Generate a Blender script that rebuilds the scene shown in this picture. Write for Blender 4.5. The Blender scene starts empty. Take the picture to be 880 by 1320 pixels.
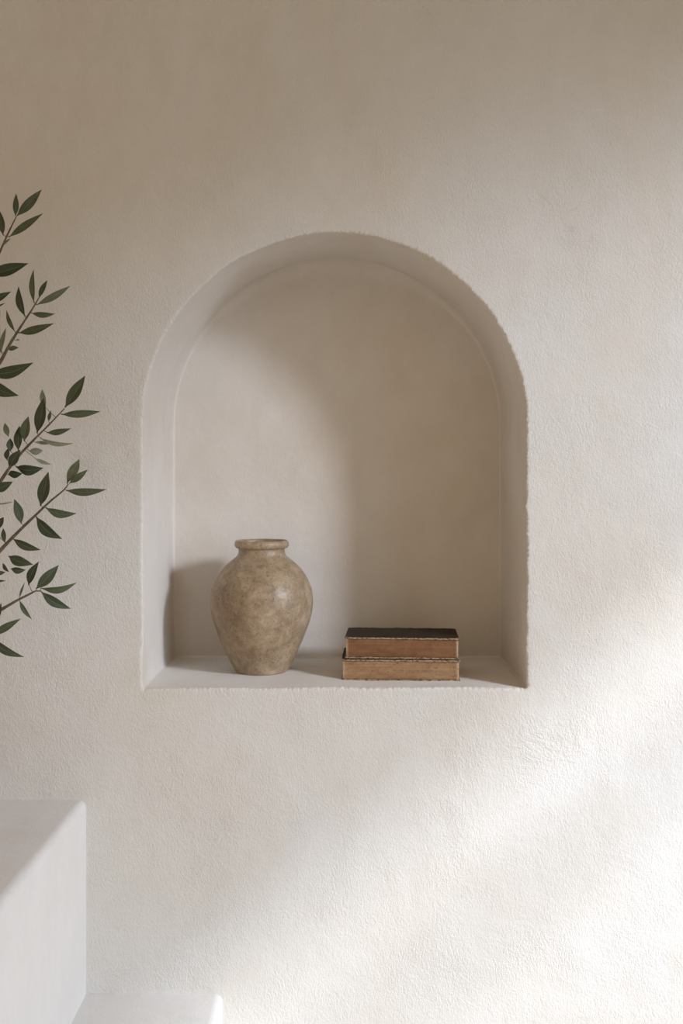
import bpy, bmesh, math, random
from mathutils import Vector, noise, Matrix

C = bpy.context.scene.collection
S = 0.0013          # metres per photograph pixel on the wall plane
D = 1.5             # camera distance from the wall
ZH = 1.19           # eye height
VX, VY = 440.0, 625.0
DEPTH = 0.279       # depth of the alcove

def P(px, py, y=0.0):
    """real-world point at distance y behind the wall face"""
    k = S * (1 + y / D)
    return Vector(((px - VX) * k, y, ZH - (py - VY) * k))

# ------------------------------------------------------------------ materials
def new_mat(name):
    m = bpy.data.materials.new(name); m.use_nodes = True
    nt = m.node_tree
    return m, nt, nt.nodes['Principled BSDF']

def node(nt, kind, **kw):
    n = nt.nodes.new(kind)
    for k, v in kw.items():
        if k in n.inputs: n.inputs[k].default_value = v
        else: setattr(n, k, v)
    return n

def mapped(nt, scale, rot=(0, 0, 0)):
    tc = node(nt, 'ShaderNodeTexCoord')
    mp = node(nt, 'ShaderNodeMapping')
    mp.inputs['Scale'].default_value = scale
    mp.inputs['Rotation'].default_value = rot
    nt.links.new(tc.outputs['Object'], mp.inputs['Vector'])
    return mp.outputs['Vector']

def noise_tex(nt, vec, scale, detail=4, rough=.55, dist=0.0):
    n = node(nt, 'ShaderNodeTexNoise', Scale=scale, Detail=detail, Roughness=rough, Distortion=dist)
    nt.links.new(vec, n.inputs['Vector'])
    return n.outputs['Fac']

def ramp(nt, fac, stops):
    r = node(nt, 'ShaderNodeValToRGB')
    els = r.color_ramp.elements
    while len(els) < len(stops): els.new(.5)
    for e, (p, c) in zip(els, stops):
        e.position = p
        e.color = (c[0], c[1], c[2], 1) if isinstance(c, (tuple, list)) else (c, c, c, 1)
    nt.links.new(fac, r.inputs['Fac'])
    return r.outputs['Color']

def mixc(nt, fac, a, b, mode='MIX'):
    m = node(nt, 'ShaderNodeMix', data_type='RGBA', blend_type=mode)
    def put(sock, v):
        if isinstance(v, bpy.types.NodeSocket): nt.links.new(v, sock)
        elif isinstance(v, (tuple, list)): sock.default_value = (v[0], v[1], v[2], 1)
        else: sock.default_value = v
    put(m.inputs['Factor'], fac); put(m.inputs['A'], a); put(m.inputs['B'], b)
    return m.outputs['Result']

def mathn(nt, op, a, b):
    m = node(nt, 'ShaderNodeMath', operation=op)
    for i, v in enumerate((a, b)):
        if isinstance(v, bpy.types.NodeSocket): nt.links.new(v, m.inputs[i])
        else: m.inputs[i].default_value = v
    return m.outputs[0]

def plaster(name, base, stain, grain, relief, patch):
    m, nt, bs = new_mat(name)
    v = mapped(nt, (1, 1, 1))
    vs = mapped(nt, (1.5, 1.5, .8), (0, .5, 0))
    big = noise_tex(nt, v, 2.6, 5, .6, .4)
    mid = noise_tex(nt, vs, 16, 6, .65, .3)
    f = ramp(nt, big, [(.40, 0.0), (.70, 1.0)])
    col = mixc(nt, f, base, stain)
    f2 = ramp(nt, mid, [(.35, .955), (.7, 1.0)])
    col = mixc(nt, 1.0, col, f2, 'MULTIPLY')
    nt.links.new(col, bs.inputs['Base Color'])
    bs.inputs['Roughness'].default_value = .95
    bs.inputs['Specular IOR Level'].default_value = .12
    # relief: fine sandy grain, slanted trowel strokes, broad unevenness and a few flaked ridges
    fine = noise_tex(nt, vs, 230, 3, .6, .25)
    fine2 = noise_tex(nt, v, 420, 2, .5)
    stroke = noise_tex(nt, vs, 95, 4, .6, .6)
    wav = noise_tex(nt, v, 9, 3, .5)
    ridge = noise_tex(nt, v, 5.2, 8, .7, 1.2)
    ridge = ramp(nt, ridge, [(.47, 0.0), (.495, 1.0), (.53, 0.0)])
    where = ramp(nt, noise_tex(nt, v, 3.4, 3, .5), [(.56, 0.0), (.70, 1.0)])
    ridge = mathn(nt, 'MULTIPLY', ridge, where)
    ridge = mathn(nt, 'MULTIPLY', ridge, noise_tex(nt, v, 40, 3, .6))
    h = mathn(nt, 'MULTIPLY', fine, .0011 * grain)
    h = mathn(nt, 'ADD', h, mathn(nt, 'MULTIPLY', fine2, .0005 * grain))
    h = mathn(nt, 'ADD', h, mathn(nt, 'MULTIPLY', stroke, .0009 * grain))
    h = mathn(nt, 'MULTIPLY', h, ramp(nt, noise_tex(nt, v, 7, 4, .6, .5), [(.36, .6), (.64, 1.15)]))
    h = mathn(nt, 'ADD', h, mathn(nt, 'MULTIPLY', wav, .006 * relief))
    h = mathn(nt, 'ADD', h, mathn(nt, 'MULTIPLY', ridge, .0010 * patch))
    b = node(nt, 'ShaderNodeBump', Strength=1.0, Distance=1.0)
    nt.links.new(h, b.inputs['Height'])
    nt.links.new(b.outputs['Normal'], bs.inputs['Normal'])
    return m

M_WALL = plaster('limewashed_plaster', (.684, .674, .646), (.655, .618, .556), 1.08, .4, 1.1)
M_NICHE = plaster('smooth_plaster', (.74, .70, .65), (.68, .62, .545), .42, .8, .25)
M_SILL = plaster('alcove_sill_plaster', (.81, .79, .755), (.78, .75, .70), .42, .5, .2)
M_STEP = plaster('step_plaster', (.72, .706, .682), (.69, .668, .635), .45, .8, .2)

def mat_vase():
    m, nt, bs = new_mat('aged_stoneware')
    v = mapped(nt, (1, 1, 1))
    big = noise_tex(nt, v, 9, 5, .62, .5)
    col = ramp(nt, big, [(.28, (.24, .165, .092)), (.48, (.355, .262, .165)), (.72, (.50, .395, .275))])
    mid = ramp(nt, noise_tex(nt, v, 55, 5, .7, .4), [(.36, .70), (.62, 1.10)])
    col = mixc(nt, 1.0, col, mid, 'MULTIPLY')
    sp = ramp(nt, noise_tex(nt, v, 250, 3, .65, .3), [(.34, 1.0), (.43, 0.0)])
    col = mixc(nt, mathn(nt, 'MULTIPLY', sp, .65), col, (.12, .08, .045))
    sp2 = ramp(nt, noise_tex(nt, v, 120, 4, .7), [(.60, 0.0), (.72, 1.0)])
    col = mixc(nt, mathn(nt, 'MULTIPLY', sp2, .5), col, (.50, .42, .32))
    nt.links.new(col, bs.inputs['Base Color'])
    r = ramp(nt, noise_tex(nt, v, 30, 4, .6), [(.3, .34), (.7, .50)])
    nt.links.new(r, bs.inputs['Roughness'])
    bs.inputs['Specular IOR Level'].default_value = .5
    h = mathn(nt, 'ADD', mathn(nt, 'MULTIPLY', noise_tex(nt, v, 130, 4, .6), .0009),
              mathn(nt, 'MULTIPLY', noise_tex(nt, v, 22, 3, .5), .002))
    b = node(nt, 'ShaderNodeBump', Strength=.8, Distance=1.0)
    nt.links.new(h, b.inputs['Height']); nt.links.new(b.outputs['Normal'], bs.inputs['Normal'])
    return m

def mat_leather(name, dark, worn):
    """dark leather; its exposed rims (attribute 'worn') are rubbed back to tan"""
    m, nt, bs = new_mat(name)
    v = mapped(nt, (1, 1, 1))
    n1 = ramp(nt, noise_tex(nt, v, 30, 5, .65, .3), [(.3, .7), (.7, 1.35)])
    col = mixc(nt, 1.0, dark, n1, 'MULTIPLY')
    at = node(nt, 'ShaderNodeAttribute', attribute_name='worn')
    w = ramp(nt, noise_tex(nt, v, 210, 4, .7), [(.36, 0.0), (.52, 1.0)])
    col = mixc(nt, mathn(nt, 'MULTIPLY', at.outputs['Fac'], w), col, worn)
    nt.links.new(col, bs.inputs['Base Color'])
    bs.inputs['Roughness'].default_value = .7
    bs.inputs['Specular IOR Level'].default_value = .2
    b = node(nt, 'ShaderNodeBump', Strength=.6, Distance=1.0)
    nt.links.new(mathn(nt, 'MULTIPLY', noise_tex(nt, v, 300, 4, .6), .0008), b.inputs['Height'])
    nt.links.new(b.outputs['Normal'], bs.inputs['Normal'])
    return m

def mat_pages(name, a, bcol, spots):
    m, nt, bs = new_mat(name)
    v = mapped(nt, (6, 6, 420))
    vv = mapped(nt, (1, 1, 1.6))
    ln = noise_tex(nt, v, 1.0, 3, .6, .1)
    col = mixc(nt, ramp(nt, noise_tex(nt, vv, 28, 5, .65, .4), [(.35, 0.0), (.65, 1.0)]), a, bcol)
    col = mixc(nt, 1.0, col, ramp(nt, ln, [(.3, .78), (.65, 1.08)]), 'MULTIPLY')
    sp = ramp(nt, noise_tex(nt, vv, 170, 4, .7), [(.34, 1.0), (.45, 0.0)])
    col = mixc(nt, mathn(nt, 'MULTIPLY', sp, spots), col, (.10, .055, .025))
    at = node(nt, 'ShaderNodeAttribute', attribute_name='worn')
    w = ramp(nt, noise_tex(nt, vv, 260, 3, .7), [(.35, .25), (.55, 1.0)])
    col = mixc(nt, mathn(nt, 'MULTIPLY', at.outputs['Fac'], w), col, (.50, .37, .23))
    nt.links.new(col, bs.inputs['Base Color'])
    bs.inputs['Roughness'].default_value = .75
    b = node(nt, 'ShaderNodeBump', Strength=.7, Distance=1.0)
    nt.links.new(mathn(nt, 'MULTIPLY', ln, .0007), b.inputs['Height'])
    nt.links.new(b.outputs['Normal'], bs.inputs['Normal'])
    return m

def mat_leaf():
    m, nt, bs = new_mat('olive_leaf')
    at = node(nt, 'ShaderNodeAttribute', attribute_name='tint')
    v = mapped(nt, (1, 1, 1))
    col = ramp(nt, at.outputs['Fac'], [(0.0, (.030, .042, .020)), (.5, (.075, .095, .048)), (1.0, (.27, .27, .185))])
    col = mixc(nt, 1.0, col, ramp(nt, noise_tex(nt, v, 120, 4, .6), [(.3, .8), (.7, 1.15)]), 'MULTIPLY')
    rib = node(nt, 'ShaderNodeAttribute', attribute_name='rib')
    col = mixc(nt, mathn(nt, 'MULTIPLY', rib.outputs['Fac'], .35), col, (.22, .24, .14))
    nt.links.new(col, bs.inputs['Base Color'])
    bs.inputs['Roughness'].default_value = .55
    bs.inputs['Specular IOR Level'].default_value = .35
    return m

def mat_bark():
    m, nt, bs = new_mat('olive_bark')
    v = mapped(nt, (1, 1, .3))
    col = ramp(nt, noise_tex(nt, v, 160, 4, .6), [(.3, (.060, .045, .024)), (.7, (.150, .120, .072))])
    nt.links.new(col, bs.inputs['Base Color'])
    bs.inputs['Roughness'].default_value = .85
    return m

def mat_plain(name, a, bcol, scale, rough):
    m, nt, bs = new_mat(name)
    v = mapped(nt, (1, 1, 1))
    nt.links.new(ramp(nt, noise_tex(nt, v, scale, 5, .6), [(.3, a), (.7, bcol)]), bs.inputs['Base Color'])
    bs.inputs['Roughness'].default_value = rough
    return m

M_VASE = mat_vase()
M_LEATHER = mat_leather('dark_brown_leather', (.034, .023, .015), (.38, .265, .16))
M_PAGES = [mat_pages('red_brown_page_edges', (.175, .072, .026), (.25, .118, .048), .35),
           mat_pages('tan_page_edges', (.27, .145, .064), (.38, .23, .115), .6)]
M_LEAF = mat_leaf(); M_BARK = mat_bark()
M_FLOOR = mat_plain('stone_floor', (.50, .44, .37), (.60, .54, .46), 3, .8)
M_CEIL = mat_plain('ceiling_plaster', (.62, .54, .45), (.68, .60, .50), 3, .95)
M_WOOD = mat_plain('window_wood', (.30, .2, .12), (.40, .28, .17), 20, .6)
M_POT = mat_plain('terracotta', (.34, .20, .12), (.45, .28, .18), 12, .9)
M_SOIL = mat_plain('soil', (.03, .022, .015), (.08, .06, .04), 60, 1.0)

# ------------------------------------------------------------------ helpers
def link_mesh(name, verts, faces, mat, parent=None, smooth=True, angle=None, attrs=None):
    me = bpy.data.meshes.new(name)
    me.from_pydata([tuple(v) for v in verts], [], faces)
    me.materials.append(mat)
    if smooth:
        for p in me.polygons: p.use_smooth = True
        if angle: me.set_sharp_from_angle(angle=math.radians(angle))
    for k, vals in (attrs or {}).items():
        a = me.attributes.new(k, 'FLOAT', 'POINT')
        a.data.foreach_set('value', vals)
    me.update()
    o = bpy.data.objects.new(name, me); C.objects.link(o)
    if parent: o.parent = parent
    return o

def empty(name, loc):
    o = bpy.data.objects.new(name, None); C.objects.link(o)
    o.location = loc; o.empty_display_size = .05
    return o

def tag(o, label=None, cat=None, group=None, kind=None):
    if label: o['label'] = label
    if cat: o['category'] = cat
    if group: o['group'] = group
    if kind: o['kind'] = kind
    return o

def box_bm(bm, lo, hi):
    r = bmesh.ops.create_cube(bm, size=1)
    for v in r['verts']:
        v.co = Vector([lo[i] + (v.co[i] + .5) * (hi[i] - lo[i]) for i in range(3)])
    return r['verts']

def bm_obj(name, bm, mat, parent=None, smooth=False, angle=40):
    bmesh.ops.recalc_face_normals(bm, faces=bm.faces)
    me = bpy.data.meshes.new(name); bm.to_mesh(me); bm.free()
    me.materials.append(mat)
    if smooth:
        for p in me.polygons: p.use_smooth = True
        me.set_sharp_from_angle(angle=math.radians(angle))
    o = bpy.data.objects.new(name, me); C.objects.link(o)
    if parent: o.parent = parent
    return o

# ------------------------------------------------------------------ wall with arched alcove
def outline(left, right, bottom, spring, top, r):
    """closed arch outline in wall pixels (x right, y down from the horizon); same point count for every call"""
    pts = []
    cx, R = (left + right) / 2, (right - left) / 2
    NB, NS, NA, NC = 360, 250, 700, 8
    for i in range(NB): pts.append((left + r + (right - left - 2 * r) * i / NB, bottom))
    for i in range(NC):
        a = math.pi / 2 * i / NC
        pts.append((right - r + r * math.sin(a), bottom - r + r * math.cos(a)))
    for i in range(NS): pts.append((right, bottom - r + (spring - bottom + r) * i / NS))
    for i in range(NA):
        a = math.pi * i / NA
        pts.append((cx + R * math.cos(a), spring - (spring - top) * math.sin(a)))
    for i in range(NS): pts.append((left, spring + (bottom - r - spring) * i / NS))
    for i in range(NC):
        a = math.pi / 2 * i / NC
        pts.append((left + r - r * math.cos(a), bottom - r + r * math.sin(a)))
    return pts, NB

front, NB = outline(183.5 - VX, 679 - VX, 887.5 - VY, 547 - VY, 299 - VY, 4)
back, _ = outline(-257, 243.5, 264.5, -91, -340, 4)
N = len(front)
fc = Vector((431.5 - VX, 0, 620 - VY)); 

def nrm(pts, i):
    a, b = pts[i - 3], pts[(i + 3) % N]
    d = Vector((b[0] - a[0], b[1] - a[1])).normalized()
    return Vector((d.y, -d.x))      # points inward for this winding? fixed below

# outward normals
cxy = Vector((431.5 - VX, 640 - VY))
OUT = []
for i in range(N):
    n = nrm(front, i)
    if n.dot(Vector(front[i]) - cxy) < 0: n = -n
    OUT.append(n)

def wpt(x, y, depth):
    return Vector((x * S, depth, ZH - y * S))

def fnoise(v): return noise.noise(v)

def ragged(i):
    x, y = front[i]
    p = Vector((x, y, 0))
    e = .9 * fnoise(p * .055) + 1.0 * fnoise(p * .17 + Vector((9, 3, 1))) + 1.35 * fnoise(p * .42 + Vector((2, 7, 5)))
    return e            # in pixels

def smooth_rag(i):
    x, y = front[i]
    return 1.5 * fnoise(Vector((x, y, 5)) * .018)

rings_wall = []
XL, XR, ZB, ZT = -3.2, 2.0, 0.0, 2.6
def rect_hit(i):
    x, z = front[i][0] * S, ZH - front[i][1] * S
    cx, cz = cxy.x * S, ZH - cxy.y * S
    dx, dz = x - cx, z - cz
    t = min([((XR if dx > 0 else XL) - cx) / dx if abs(dx) > 1e-9 else 1e9,
             ((ZT if dz > 0 else ZB) - cz) / dz if abs(dz) > 1e-9 else 1e9])
    return cx + dx * t, cz + dz * t
def blend_ring(f):
    r = []
    for i in range(N):
        hx, hz = rect_hit(i)
        px, py = front[i][0] + OUT[i].x * 14, front[i][1] + OUT[i].y * 14
        a = wpt(px, py, 0)
        r.append(Vector((a.x + (hx - a.x) * f, 0, a.z + (hz - a.z) * f)))
    return r
for f in (1.0, .6, .3, .12, .03, 0.0): rings_wall.append(blend_ring(f))
def arris_ring(off, dep, wr):
    r = []
    for i in range(N):
        e = off + wr * ragged(i) + smooth_rag(i)
        dj = .0009 * wr * fnoise(Vector((front[i][0], front[i][1], 40)) * .3)
        r.append(wpt(front[i][0] + OUT[i].x * e, front[i][1] + OUT[i].y * e, dep + dj))
    return r
rings_wall.append(arris_ring(7, 0.0, 0))
rings_wall.append(arris_ring(4.0, 0.0, .3))
rings_wall.append(arris_ring(2.2, 0.0002, .8))
rings_wall.append(arris_ring(1.0, .0007, 1.0))
rings_wall.append(arris_ring(.2, .0018, 1.0))

rings_in = [rings_wall[-1], arris_ring(-.25, .0036, .8), arris_ring(-.25, .007, .3)]
def reveal_ring(t):
    r = []
    for i in range(N):
        x = front[i][0] + (back[i][0] - front[i][0]) * t
        y = front[i][1] + (back[i][1] - front[i][1]) * t
        wv = (.9 * fnoise(Vector((x * .012, y * .012, t * 3 + 11))) + smooth_rag(i) * (1 - t)) * (1 if t < .95 else .6)
        r.append(wpt(x + OUT[i].x * wv, y + OUT[i].y * wv, DEPTH * t))
    return r
for t in (.06, .12, .2, .3, .4, .5, .6, .7, .8, .88): rings_in.append(reveal_ring(t))
# rounded inner corner, then the back face closing towards its middle
bc = Vector(((-257 + 243.5) / 2, -20))
def fillet(i):      # wide in the arch and sides, tight at the shelf
    n = OUT[i]
    if n.y > -.35: return 3.5
    q = min(1, (-n.y - .35) / .6)
    return 3.5 + 22 * q * q
for a in (.0, 12, 25, 38, 52, 66, 80, 90):
    r = []
    for i in range(N):
        rad = fillet(i); s, c = math.sin(math.radians(a)), math.cos(math.radians(a))
        ins = rad * (1 - c)
        dep = DEPTH - rad * S * (1 - s)
        r.append(wpt(back[i][0] - OUT[i].x * ins, back[i][1] - OUT[i].y * ins, dep))
    rings_in.append(r)
last = [(back[i][0] - OUT[i].x * fillet(i), back[i][1] - OUT[i].y * fillet(i)) for i in range(N)]
for k in (.85, .65, .45, .25, .1):
    r = []
    for i in range(N):
        x, y = bc.x + (last[i][0] - bc.x) * k, bc.y + (last[i][1] - bc.y) * k
        r.append(wpt(x, y, DEPTH + .0025 * fnoise(Vector((x, y, 0)) * .012)))
    rings_in.append(r)

def rings_mesh(name, rings, mat, parent=None, keep=None, cap=False, flip=False, angle=None):
    verts = [v for r in rings for v in r]
    faces = []
    for k in range(len(rings) - 1):
        for i in range(N):
            if keep and not keep(k, i): continue
            j = (i + 1) % N
            f = (k * N + i, k * N + j, (k + 1) * N + j, (k + 1) * N + i)
            faces.append(f)
    if cap:
        verts.append(sum(rings[-1], Vector()) / N); c = len(verts) - 1
        b = (len(rings) - 1) * N
        for i in range(N): faces.append((b + i, b + (i + 1) % N, c))
    used = sorted({q for f in faces for q in f}); idx = {q: n for n, q in enumerate(used)}
    verts = [verts[q] for q in used]; faces = [tuple(idx[q] for q in f) for f in faces]
    # normals must face the room (towards -y / inside the alcove)
    faces = [tuple(reversed(f)) for f in faces] if flip else faces
    o = link_mesh(name, verts, faces, mat, parent, angle=angle)
    return o

wall = rings_mesh('wall_back', rings_wall, M_WALL, angle=50)
tag(wall, 'beige limewashed plaster wall with an arched alcove', 'wall', kind='structure')
SHELF_K = 20
is_shelf = lambda k, i: (i < NB) and k < SHELF_K
alc = rings_mesh('alcove', rings_in, M_NICHE, wall, keep=lambda k, i: not is_shelf(k, i), cap=True, angle=60)
shelf = rings_mesh('alcove_shelf', rings_in, M_SILL, wall, keep=is_shelf, angle=60)
for o in (wall, alc, shelf):
    bm = bmesh.new(); bm.from_mesh(o.data)
    avg = sum((f.normal * f.calc_area() for f in bm.faces), Vector())
    want = Vector((0, -1, 0)) if o is not shelf else Vector((0, 0, 1))
    if avg.dot(want) < 0:
        bmesh.ops.reverse_faces(bm, faces=bm.faces)
    bm.to_mesh(o.data); bm.free()

# ------------------------------------------------------------------ rest of the room shell
bm = bmesh.new(); box_bm(bm, (-3.2, -4.2, -.1), (2.2, .6, 0)); tag(bm_obj('floor', bm, M_FLOOR), kind='structure')
bm = bmesh.new(); box_bm(bm, (-3.2, -4.2, 2.6), (2.2, .6, 2.7)); tag(bm_obj('ceiling', bm, M_CEIL), kind='structure')
WX, WT = 2.0, .10
WY0, WY1, WZ0, WZ1 = -2.6, -.66, .55, 2.335
bm = bmesh.new()
box_bm(bm, (WX, -4.2, 0), (WX + WT, WY0, 2.6)); box_bm(bm, (WX, WY1, 0), (WX + WT, .5, 2.6))
box_bm(bm, (WX, WY0, 0), (WX + WT, WY1, WZ0)); box_bm(bm, (WX, WY0, WZ1), (WX + WT, WY1, 2.6))
tag(bm_obj('wall_right', bm, M_CEIL), kind='structure')
bm = bmesh.new()
fx0, fx1 = WX + .02, WX + .06
box_bm(bm, (fx0, WY0, WZ0), (fx1, WY0 + .04, WZ1)); box_bm(bm, (fx0, WY1 - .04, WZ0), (fx1, WY1, WZ1))
box_bm(bm, (fx0, WY0, WZ0), (fx1, WY1, WZ0 + .04)); 
box_bm(bm, (fx0, WY0, 1.985), (fx1, WY1, 2.003))
tag(bm_obj('window_1', bm, M_WOOD), kind='structure')

# built-in plaster steps at lower left
def step(name, x0, x1, top, front_y, parent):
    bm = bmesh.new()
    box_bm(bm, (x0, front_y, 0), (x1, 0.0, top))
    es = [e for e in bm.edges if all(v.co.z > top - 1e-4 for v in e.verts) and not all(v.co.y > -1e-4 for v in e.verts)
          or all(v.co.x > x1 - 1e-4 and v.co.y < front_y + 1e-4 for v in e.verts)]
    bmesh.ops.bevel(bm, geom=es, offset=.014, segments=6, profile=.5, affect='EDGES')
    return bm_obj(name, bm, M_STEP, parent, smooth=True, angle=45)
stairs = empty('staircase', (-.8, -.35, 0))
tag(stairs, 'white plaster steps built against the wall at lower left', 'stairs', kind='structure')
stairs_parent_fix = stairs.matrix_world
zt1 = P(0, 1031).z; zt2 = P(0, 1281).z
xs1 = P(111, 0).x; xs2 = P(287, 0).x
for nm, x0, x1, tp in (('step', -1.7, xs1, zt1), ('step', xs1 - .02, xs2, zt2)):
    o = step(nm, x0, x1, tp, -.72, None)
    o.parent = stairs
    o.location = (.8, .35, 0)

# ------------------------------------------------------------------ vase
def lathe(profile, seg=96):
    verts, faces = [], []
    for (r, z) in profile:
        for k in range(seg):
            a = 2 * math.pi * k / seg
            verts.append((r * math.cos(a), r * math.sin(a), z))
    for i in range(len(profile) - 1):
        for k in range(seg):
            j = (k + 1) % seg
            faces.append((i * seg + k, i * seg + j, (i + 1) * seg + j, (i + 1) * seg + k))
    return verts, faces

def catmull(pts, n):
    out = []
    for i in range(len(pts) - 1):
        p0, p1, p2, p3 = pts[max(i - 1, 0)], pts[i], pts[i + 1], pts[min(i + 2, len(pts) - 1)]
        for k in range(n):
            t = k / n
            out.append(tuple(.5 * (2 * p1[d] + (p2[d] - p0[d]) * t + (2 * p0[d] - 5 * p1[d] + 4 * p2[d] - p3[d]) * t * t
                             + (3 * p1[d] - p0[d] - 3 * p2[d] + p3[d]) * t ** 3) for d in range(len(p1))))
    out.append(tuple(pts[-1]))
    return out

SHELF_Z = ZH - 264.0 * S + .0004
VY0 = .152
kv = S * (1 + VY0 / D)
ybase = 863.5
vz = lambda py: (ybase - py) * kv
prof_px = [(30, 863.5), (33.5, 862.6), (36, 858.5), (42, 848), (48.8, 833), (55.5, 817), (62.5, 797), (65.6, 781), (66, 770),
           (64.5, 758), (58.2, 743), (50, 731.5), (41, 723), (33, 716.8), (30.3, 712.5), (29.6, 708.5), (30.2, 705)]
outer = [(r * kv, vz(y)) for r, y in catmull(prof_px, 5)]
inner = [(r * kv, vz(y)) for r, y in catmull([(30.0, 704), (27.5, 709), (28, 715), (38, 725), (52, 740), (59, 765), (54, 805), (38, 845), (10, 857), (.4, 858)], 4)]
vase = empty('ceramic_vase', (P(337.2, 0, VY0).x, VY0, SHELF_Z))
tag(vase, 'mottled brown stoneware vase with a short rimmed neck standing on the alcove shelf', 'vase')
v, f = lathe([(.0005, 0)] + outer)
body = link_mesh('body', v, f, M_VASE, vase)
v, f = lathe(inner)
link_mesh('inside', v, [tuple(reversed(q)) for q in f], M_VASE, vase)
rimp = catmull([(30.2, 705.6), (32.8, 705.0), (34.6, 702.6), (35.0, 699.6), (34.2, 697.0), (33.0, 695.6), (31.8, 695.6), (30.6, 697.4), (30.0, 701), (30.0, 704.4)], 5)
v, f = lathe([(r * kv, vz(y)) for r, y in rimp])
link_mesh('rim', v, f, M_VASE, vase)
for o in vase.children:      # hand-thrown irregularity
    for q in o.data.vertices:
        p = q.co
        d = 1 + .012 * noise.noise(Vector((p.x * 12, p.y * 12, p.z * 14 + 3)))
        q.co.x *= d; q.co.y *= d

# ------------------------------------------------------------------ books
def slab(name, lo, hi, mat, parent, bev, seg=3, cuts=24, jit=0.0, seed=0, worn_edges=False, round_back=0.0, worn_side=None):
    """bevelled slab with a slightly ragged rim; rim vertices carry the 'worn' attribute"""
    bm = bmesh.new()
    box_bm(bm, lo, hi)
    if round_back:      # rounded plan corners at the spine side
        es = [e for e in bm.edges if abs(e.verts[0].co.z - e.verts[1].co.z) > 1e-5 and e.verts[0].co.y > hi[1] - 1e-5 and e.verts[1].co.y > hi[1] - 1e-5]
        bmesh.ops.bevel(bm, geom=es, offset=round_back, segments=5, profile=.5, affect='EDGES')
    bmesh.ops.bevel(bm, geom=list(bm.edges), offset=bev, segments=seg, profile=.5, affect='EDGES', clamp_overlap=True)
    for ax in range(2):
        L = hi[ax] - lo[ax]
        for c in range(1, cuts if ax == 0 else cuts // 2):
            n = cuts if ax == 0 else cuts // 2
            co = [0, 0, 0]; co[ax] = lo[ax] + L * c / n
            no = [0, 0, 0]; no[ax] = 1
            bmesh.ops.bisect_plane(bm, geom=bm.verts[:] + bm.edges[:] + bm.faces[:], plane_co=co, plane_no=no)
    bmesh.ops.recalc_face_normals(bm, faces=bm.faces)
    vals = []
    for vtx in bm.verts:
        c = vtx.co
        dx = min(c.x - lo[0], hi[0] - c.x); dy = min(c.y - lo[1], hi[1] - c.y)
        e = min(dx, dy)
        if worn_side is not None: w = 1.0 if min(c.x - lo[0], hi[0] - c.x) < worn_side and dy < .004 else 0.0
        else: w = 1.0 if worn_edges and e < bev * .75 else 0.0
        if worn_edges and dx < .006 and dy < .006: w = 1.0
        vals.append(w)
        if jit and e < bev * 1.6:
            n = Vector((noise.noise(c * 160 + Vector((seed, 0, 0))), noise.noise(c * 160 + Vector((0, seed, 7))), noise.noise(c * 160 + Vector((3, 0, seed)))))
            vtx.co += n * jit
    me = bpy.data.meshes.new(name); bm.to_mesh(me); bm.free()
    me.materials.append(mat)
    for p in me.polygons: p.use_smooth = True
    me.set_sharp_from_angle(angle=math.radians(50))
    a = me.attributes.new('worn', 'FLOAT', 'POINT'); a.data.foreach_set('value', vals)
    o = bpy.data.objects.new(name, me); C.objects.link(o); o.parent = parent
    return o

def make_book(name, label, cx, y0, z0, w, dpt, h, rot, pages, seed):
    """fore edge faces the room (local -y); spine at the back"""
    t = empty(name, (cx, y0, z0)); t.rotation_euler.z = rot
    tag(t, label, 'book', 'old books stacked in the alcove')
    b = .0031
    slab('cover_board', (-w / 2, 0, 0), (w / 2, dpt, b), M_LEATHER, t, .0011, 3, 60, .0007, seed, True, .006)
    slab('cover_board', (-w / 2, 0, h - b), (w / 2, dpt, h), M_LEATHER, t, .0011, 3, 60, .0007, seed + 5, True, .006)
    slab('page_block', (-w / 2 + .0022, .0022, b - .0002), (w / 2 - .0022, dpt - .006, h - b + .0002), M_PAGES[pages], t, .0007, 2, 40, .0003, seed + 9, False, 0, .0026)
    # rounded leather spine across the back
    prof = []
    for k in range(13):
        a = -math.pi / 2 + math.pi * k / 12
        prof.append((dpt - .0045 + .009 * math.cos(a) , h / 2 + (h / 2) * math.sin(a) * .985))
    for k in range(12, -1, -1):
        a = -math.pi / 2 + math.pi * k / 12
        prof.append((dpt - .0060 + .0075 * math.cos(a), h / 2 + (h / 2 - .0024) * math.sin(a) * .985))
    n = len(prof); vs = []; fs = []
    xs = [-w / 2 + .0015 + (w - .003) * i / 20 for i in range(21)]
    for x in xs: vs += [(x, p[0], p[1]) for p in prof]
    for i in range(20):
        for k in range(n):
            fs.append((i * n + k, i * n + (k + 1) % n, (i + 1) * n + (k + 1) % n, (i + 1) * n + k))
    fs.append(tuple(range(n))); fs.append(tuple(reversed(range(20 * n, 21 * n))))
    link_mesh('spine', vs, fs, M_LEATHER, t, angle=50, attrs={'worn': [0.0] * len(vs)})
    return t

yl, yu = .0625, .068
kl, ku = S * (1 + yl / D), S * (1 + yu / D)
h_low = (876.6 - 849.2) * kl
make_book('antique_book', 'wider tan-edged antique book at the bottom of the stack lying on the shelf',
          (516.2 - VX) * kl, yl, SHELF_Z, 153.0 * kl, .118, h_low, math.radians(-2.6), 1, 3)
h_up = (848.0 - 820.6) * ku
make_book('antique_book', 'smaller dark-covered book with reddish-brown page edges lying on top of the other book',
          (517.8 - VX) * ku, yu, SHELF_Z + h_low + .0004, 147.6 * ku, .110, h_up, math.radians(-3.6), 0, 11)

# ------------------------------------------------------------------ olive tree at the left
rnd = random.Random(7)
ORIG = {1: (5.28, 230), 2: (5.28, 460), 3: (5.867, 640)}
def Z(reg, x, y):
    s, o = ORIG[reg]
    return x / s, o + y / s

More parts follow.
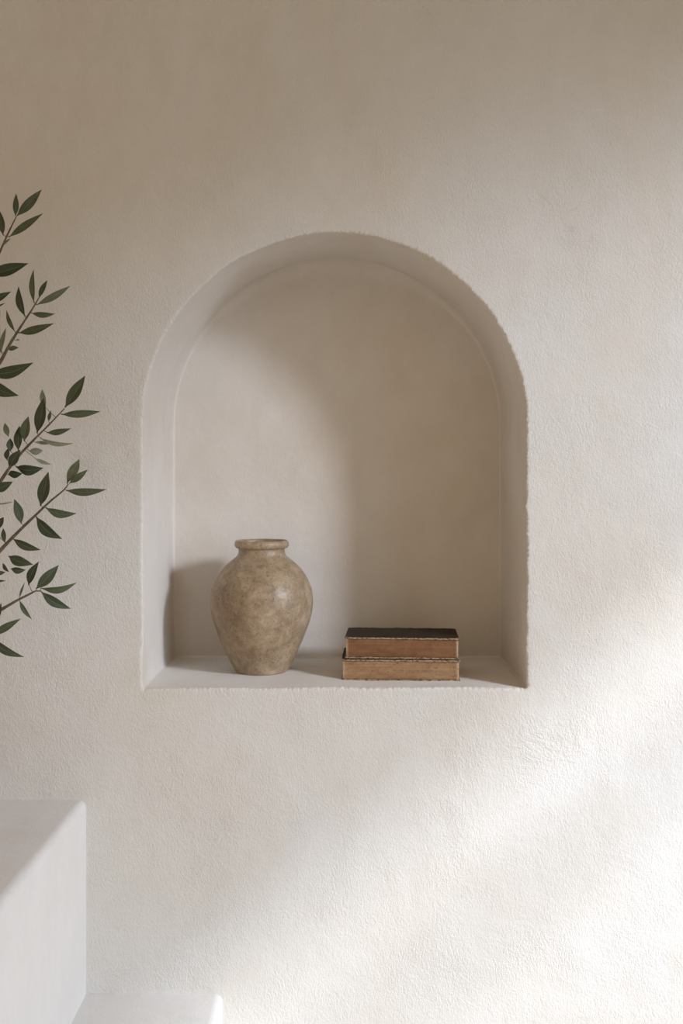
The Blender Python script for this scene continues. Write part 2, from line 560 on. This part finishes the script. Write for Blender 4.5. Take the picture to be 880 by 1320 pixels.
def tube(path, r0, r1, seg=8):
    verts, faces = [], []
    n = len(path)
    for i, p in enumerate(path):
        t = (path[min(i + 1, n - 1)] - path[max(i - 1, 0)]).normalized()
        u = t.cross(Vector((0, 1, .01))).normalized(); w = t.cross(u)
        r = r0 + (r1 - r0) * i / (n - 1)
        r *= 1 + .12 * noise.noise(p * 90)
        for k in range(seg):
            a = 2 * math.pi * k / seg
            verts.append(p + u * (r * math.cos(a)) + w * (r * math.sin(a)))
    for i in range(n - 1):
        for k in range(seg):
            j = (k + 1) % seg
            faces.append((i * seg + k, i * seg + j, (i + 1) * seg + j, (i + 1) * seg + k))
    faces.append(tuple(reversed(range(seg)))); faces.append(tuple(range((n - 1) * seg, n * seg)))
    return verts, faces

def add_leaf(acc, base, tip, width, tint, curve, facing, fold):
    """lanceolate leaf with thickness, folded along its midrib and arched along its length"""
    L = (tip - base).length
    ax = (tip - base).normalized()
    side = ax.cross(Vector((0, -1, 0)))
    side = side.normalized()
    nor = side.cross(ax).normalized()
    if nor.y > 0: nor = -nor; 
    # roll the blade about its axis
    side_r = side * math.cos(facing) + nor * math.sin(facing)
    nor_r = nor * math.cos(facing) - side * math.sin(facing)
    hw = width / 2 / max(.35, math.cos(facing))
    n = 14; cols = (-1, -.55, -.12, 0, .12, .55, 1)
    b0 = len(acc['v'])
    th = .00022
    for layer in (1, -1):
        for i in range(n + 1):
            u = i / n
            if u < .10: wd = .10 + .12 * (u / .1)
            else:
                q = (u - .10) / .90
                wd = .22 * (1 - q) ** 2 + (math.sin(math.pi * min(1, q ** .84)) ** .98) * (1 if q < 1 else 0)
            wd = max(wd, .03) * hw
            c = base + ax * (L * u) + side * (curve * L * math.sin(math.pi * u) * 1.0) + nor * (.06 * L * math.sin(math.pi * u) - .05 * L * u * u)
            for s in cols:
                p = c + side_r * (wd * s) + nor_r * (fold * abs(s) * wd + layer * th * (1 - .6 * abs(s)))
                acc['v'].append(p); acc['t'].append(tint)
                acc['r'].append(1.0 if abs(s) < .05 else 0.0)
    m = len(cols); half = (n + 1) * m
    for layer in (0, 1):
        for i in range(n):
            for k in range(m - 1):
                a = b0 + layer * half + i * m + k
                q = (a, a + 1, a + m + 1, a + m)
                acc['f'].append(q if layer == 0 else tuple(reversed(q)))
    for i in range(n):
        for k in (0, m - 1):
            a = b0 + i * m + k
            acc['f'].append((a, a + m, a + m + half, a + half))

tree = empty('olive_tree', (P(-190, 0, -.13).x, -.13, zt1 + .001))
tag(tree, 'olive tree reaching leafy green branches in front of the wall at the left', 'tree')
T0 = tree.location

BR = [ # region, stem points (zoom px), depth at tip, depth at base, leaves (base, tip, width, tint, curve)
 (1, [(-330, 1500), (-200, 1010), (-90, 700), (0, 498), (52, 380), (110, 262)], -.10, -.12, [
   ((112, 258), (278, 72), 58, .42, .05), ((105, 258), (107, 103), 42, .30, .04), ((60, 400), (285, 235), 52, .45, .03),
   ((22, 388), (-2, 222), 44, .12, 0), ((15, 462), (72, 405), 20, .75, 0), ((-75, 650), (186, 575), 88, .12, .06),
   ((-100, 850), (72, 768), 52, .15, .05), ((-60, 905), (30, 848), 22, .55, 0)]),
 (1, [(-260, 1640), (-120, 1420), (0, 1250), (60, 1140), (120, 1042), (180, 950), (230, 872), (268, 806)], -.12, -.13, [
   ((232, 848), (225, 618), 40, .42, -.03), ((264, 818), (320, 690), 40, .34, 0), ((246, 862), (476, 727), 44, .55, .05),
   ((212, 916), (372, 920), 38, .40, .08), ((125, 1052), (360, 985), 58, .36, .06), ((172, 942), (123, 733), 56, .12, -.05),
   ((103, 1045), (42, 895), 30, .36, -.04), ((55, 1165), (125, 1150), 36, .5, 0), ((-80, 1330), (220, 1252), 88, .18, .10),
   ((2, 1180), (-4, 895), 52, .25, -.05), ((5, 1190), (38, 1010), 28, .82, 0), ((105, 1105), (134, 1096), 14, .6, .1)]),
 (2, [(-230, 1190), (-110, 1000), (0, 850), (60, 762), (140, 660), (250, 545), (340, 455), (440, 350)], -.14, -.15, [
   ((442, 345), (575, 128), 88, .32, .05), ((415, 392), (682, 370), 52, .36, .03), ((252, 520), (292, 278), 88, .14, .06),
   ((310, 350), (285, 218), 38, .7, -.03), ((318, 516), (480, 487), 42, .40, .06), ((270, 552), (500, 588), 32, .85, .10),
   ((165, 575), (190, 405), 70, .45, 0), ((125, 640), (130, 468), 60, .08, 0), ((70, 645), (68, 553), 44, .10, 0),
   ((48, 705), (55, 620), 44, .12, 0), ((60, 755), (135, 632), 66, .05, 0), ((58, 545), (30, 448), 36, .55, 0),
   ((108, 748), (290, 755), 72, .10, .10), ((55, 802), (146, 794), 52, .05, 0), ((-50, 905), (82, 850), 66, .22, .05),
   ((230, 580), (345, 592), 24, .62, 0), ((195, 640), (292, 638), 50, .72, .05), ((235, 690), (348, 733), 26, .85, .05),
   ((330, 440), (346, 365), 24, .50, 0), ((-80, 150), (120, 262), 86, .14, .10)]),
 (2, [(-220, 1560), (-100, 1430), (0, 1320), (60, 1256), (150, 1165), (250, 1070), (340, 985), (430, 910), (465, 866)], -.16, -.16, [
   ((455, 862), (538, 692), 72, .62, .03), ((470, 862), (594, 768), 44, .48, .02), ((445, 908), (722, 902), 54, .40, .06),
   ((275, 1015), (325, 785), 90, .22, .04), ((308, 1026), (520, 1066), 56, .36, .12), ((245, 1085), (420, 1240), 80, .16, .09),
   ((146, 1138), (94, 968), 56, .30, .05), ((88, 1238), (272, 1314), 58, .24, .05), ((36, 1265), (20, 1165), 34, .30, 0),
   ((-40, 1190), (24, 1090), 70, .22, 0), ((-60, 1000), (90, 985), 12, .8, .05)]),
 (3, [(-260, 985), (-120, 920), (0, 860), (60, 826), (140, 780), (230, 735), (268, 716), (312, 716)], -.11, -.13, [
   ((215, 672), (290, 494), 66, .10, -.04), ((272, 700), (441, 519), 84, .36, .03), ((305, 692), (577, 652), 54, .52, .12),
   ((310, 718), (533, 852), 68, .18, .06), ((145, 768), (186, 648), 16, .45, 0), ((148, 785), (238, 930), 34, .42, .04),
   ((-60, 1050), (152, 926), 58, .46, 0), ((-70, 1060), (177, 1217), 72, .36, .08), ((-6, 910), (8, 808), 40, .25, 0),
   ((65, 450), (243, 515), 74, .26, .05), ((80, 545), (192, 556), 50, .22, .08), ((20, 505), (65, 570), 36, .4, 0),
   ((-40, 585), (42, 572), 34, .3, 0), ((-60, 642), (42, 638), 20, .15, 0)]),
]
trunk_top = {}
trunk_pts = [Vector((T0.x + .012 * math.sin(z * 9), -.13 + .01 * math.cos(z * 7), z)) for z in [T0.z + .10 + .045 * i for i in range(24)]]
for reg, stem, ytip, ybase_, leaves in BR:
    pts2 = [Z(reg, *q) for q in stem]
    n = len(pts2)
    pts3 = [P(x, y, ybase_ + (ytip - ybase_) * i / (n - 1)) for i, (x, y) in enumerate(pts2)]
    # run the branch back into the trunk
    b0 = pts3[0]
    tz = min(max(b0.z - .10, T0.z + .25), T0.z + 1.05)
    tx = min(trunk_pts, key=lambda p: abs(p.z - tz))
    pts3 = [tx.copy(), (tx + b0) / 2 + Vector((0, 0, -.008))] + pts3
    path = [Vector(q) - T0 for q in catmull([tuple(q) for q in pts3], 8)]
    r1 = .0008
    v, f = tube(path, .0042, r1)
    br = link_mesh('branch', v, f, M_BARK, tree)
    acc = {'v': [], 'f': [], 't': [], 'r': []}
    wpath = [q + T0 for q in path]
    for (bz, tz_, w, tint, cv) in leaves:
        s = ORIG[reg][0]
        bx, by = Z(reg, *bz); ex, ey = Z(reg, *tz_)
        # depth of the nearest stem point keeps the leaf base on its stem
        near = min(wpath, key=lambda q: (q - P(bx, by, q.y)).length)
        yb = near.y
        dy = rnd.uniform(-.012, .010) if tint < .6 else rnd.uniform(.012, .028)
        base = P(bx, by, yb + (0 if tint < .6 else .006))
        tip = P(ex, ey, yb + dy)
        facing = rnd.uniform(-.45, .45)
        add_leaf(acc, base - T0, tip - T0, w * .92 / s * S * (1 + yb / D), tint, cv, facing, rnd.uniform(.08, .3))
        # short petiole back to the stem
        if (near - base).length > .0015 and (near - base).length < .03:
            pv, pf = tube([near - T0, (near + base) / 2 - T0, base + (tip - base) * .06 - T0], .0006, .0005, 5)
            o0 = len(acc['v']); acc['v'] += pv; acc['t'] += [tint] * len(pv); acc['r'] += [1.0] * len(pv)
            acc['f'] += [tuple(o0 + i for i in q) for q in pf]
    # the stretch of branch left of the picture carries leaves too
    for k in range(14, len(wpath) - 4, 2):
        q = wpath[k]
        if (q.x / (S * (1 + q.y / D))) + VX > -58: break
        t = (wpath[k + 1] - wpath[k - 1]).normalized()
        for sgn in (1, -1):
            d = (t * .55 + Vector((-t.z, rnd.uniform(-.5, .3), t.x)) * sgn * .75).normalized()
            Lf = rnd.uniform(.028, .042)
            add_leaf(acc, q - T0, q + d * Lf - T0, Lf * .3, rnd.uniform(.1, .55), rnd.uniform(-.05, .08), rnd.uniform(-.4, .4), .2)
    link_mesh('foliage', acc['v'], acc['f'], M_LEAF, br, angle=60, attrs={'tint': acc['t'], 'rib': acc['r']})
v, f = tube([p - T0 for p in trunk_pts], .017, .006, 12)
link_mesh('trunk', v, f, M_BARK, tree)
pp = [(.0005, 0), (.07, 0), (.078, .006), (.095, .15), (.103, .155), (.103, .178), (.092, .178), (.088, .14), (.085, .135)]
v, f = lathe(pp, 48); link_mesh('pot', v, f, M_POT, tree, angle=40)
v, f = lathe([(.0005, .142), (.05, .144), (.0895, .139)], 32); link_mesh('soil', v, f, M_SOIL, tree)

# ------------------------------------------------------------------ light
w = bpy.data.worlds.new('world'); bpy.context.scene.world = w; w.use_nodes = True
bg = w.node_tree.nodes['Background']
bg.inputs['Color'].default_value = (1.0, .79, .565, 1); bg.inputs['Strength'].default_value = .65

def aim(o, target):
    o.rotation_euler = (Vector(target) - o.location).to_track_quat('-Z', 'Y').to_euler()

# low warm-white daylight through the window, soft-edged
KD = Vector((.79, -.59, .36)).normalized()
kp = Vector((-.05, 0, 1.08)) + KD * 4.0
l = bpy.data.lights.new('daylight', 'SPOT'); l.energy = 535; l.shadow_soft_size = .29
l.spot_size = math.radians(41); l.spot_blend = 1.0; l.color = (.865, .94, 1.085)
o = bpy.data.objects.new('daylight', l); C.objects.link(o); o.location = kp; aim(o, (.42, 0, .66))

# skylight filling the window opening
l = bpy.data.lights.new('window_skylight', 'AREA'); l.shape = 'RECTANGLE'; l.size = 1.5; l.size_y = 1.2
l.energy = 5.5; l.spread = math.radians(120); l.color = (.80, 1.0, 1.22)
o = bpy.data.objects.new('window_skylight', l); C.objects.link(o); o.location = (WX + .15, -1.55, 1.3); aim(o, (0.3, -.2, .62))

# sun: its upper boundary on the wall is the window lintel
sd = Vector((-1, .79, -.86)).normalized()
l = bpy.data.lights.new('sun', 'SUN'); l.energy = 3.0; l.angle = math.radians(4.0); l.color = (.90, .945, 1.02)
o = bpy.data.objects.new('sun', l); C.objects.link(o); o.location = (4, -3, 4); o.rotation_euler = sd.to_track_quat('-Z', 'Y').to_euler()

# ------------------------------------------------------------------ camera
sc = bpy.context.scene
cam = bpy.data.cameras.new('camera'); co = bpy.data.objects.new('camera', cam); C.objects.link(co)
co.location = (0, -D, ZH); co.rotation_euler = (math.pi / 2, 0, 0)
cam.sensor_fit = 'VERTICAL'; cam.sensor_height = 36
cam.lens = 36 * (D / S) / 1320
cam.shift_y = -(660 - VY) / 1320
cam.clip_start = .01
sc.camera = co
sc.view_settings.view_transform = 'Standard'; sc.view_settings.look = 'None'
sc.view_settings.exposure = 0; sc.view_settings.gamma = 1; sc.view_settings.use_curve_mapping = False
sc.cycles.max_bounces = 8; sc.cycles.diffuse_bounces = 5
sc.cycles.use_denoising = True
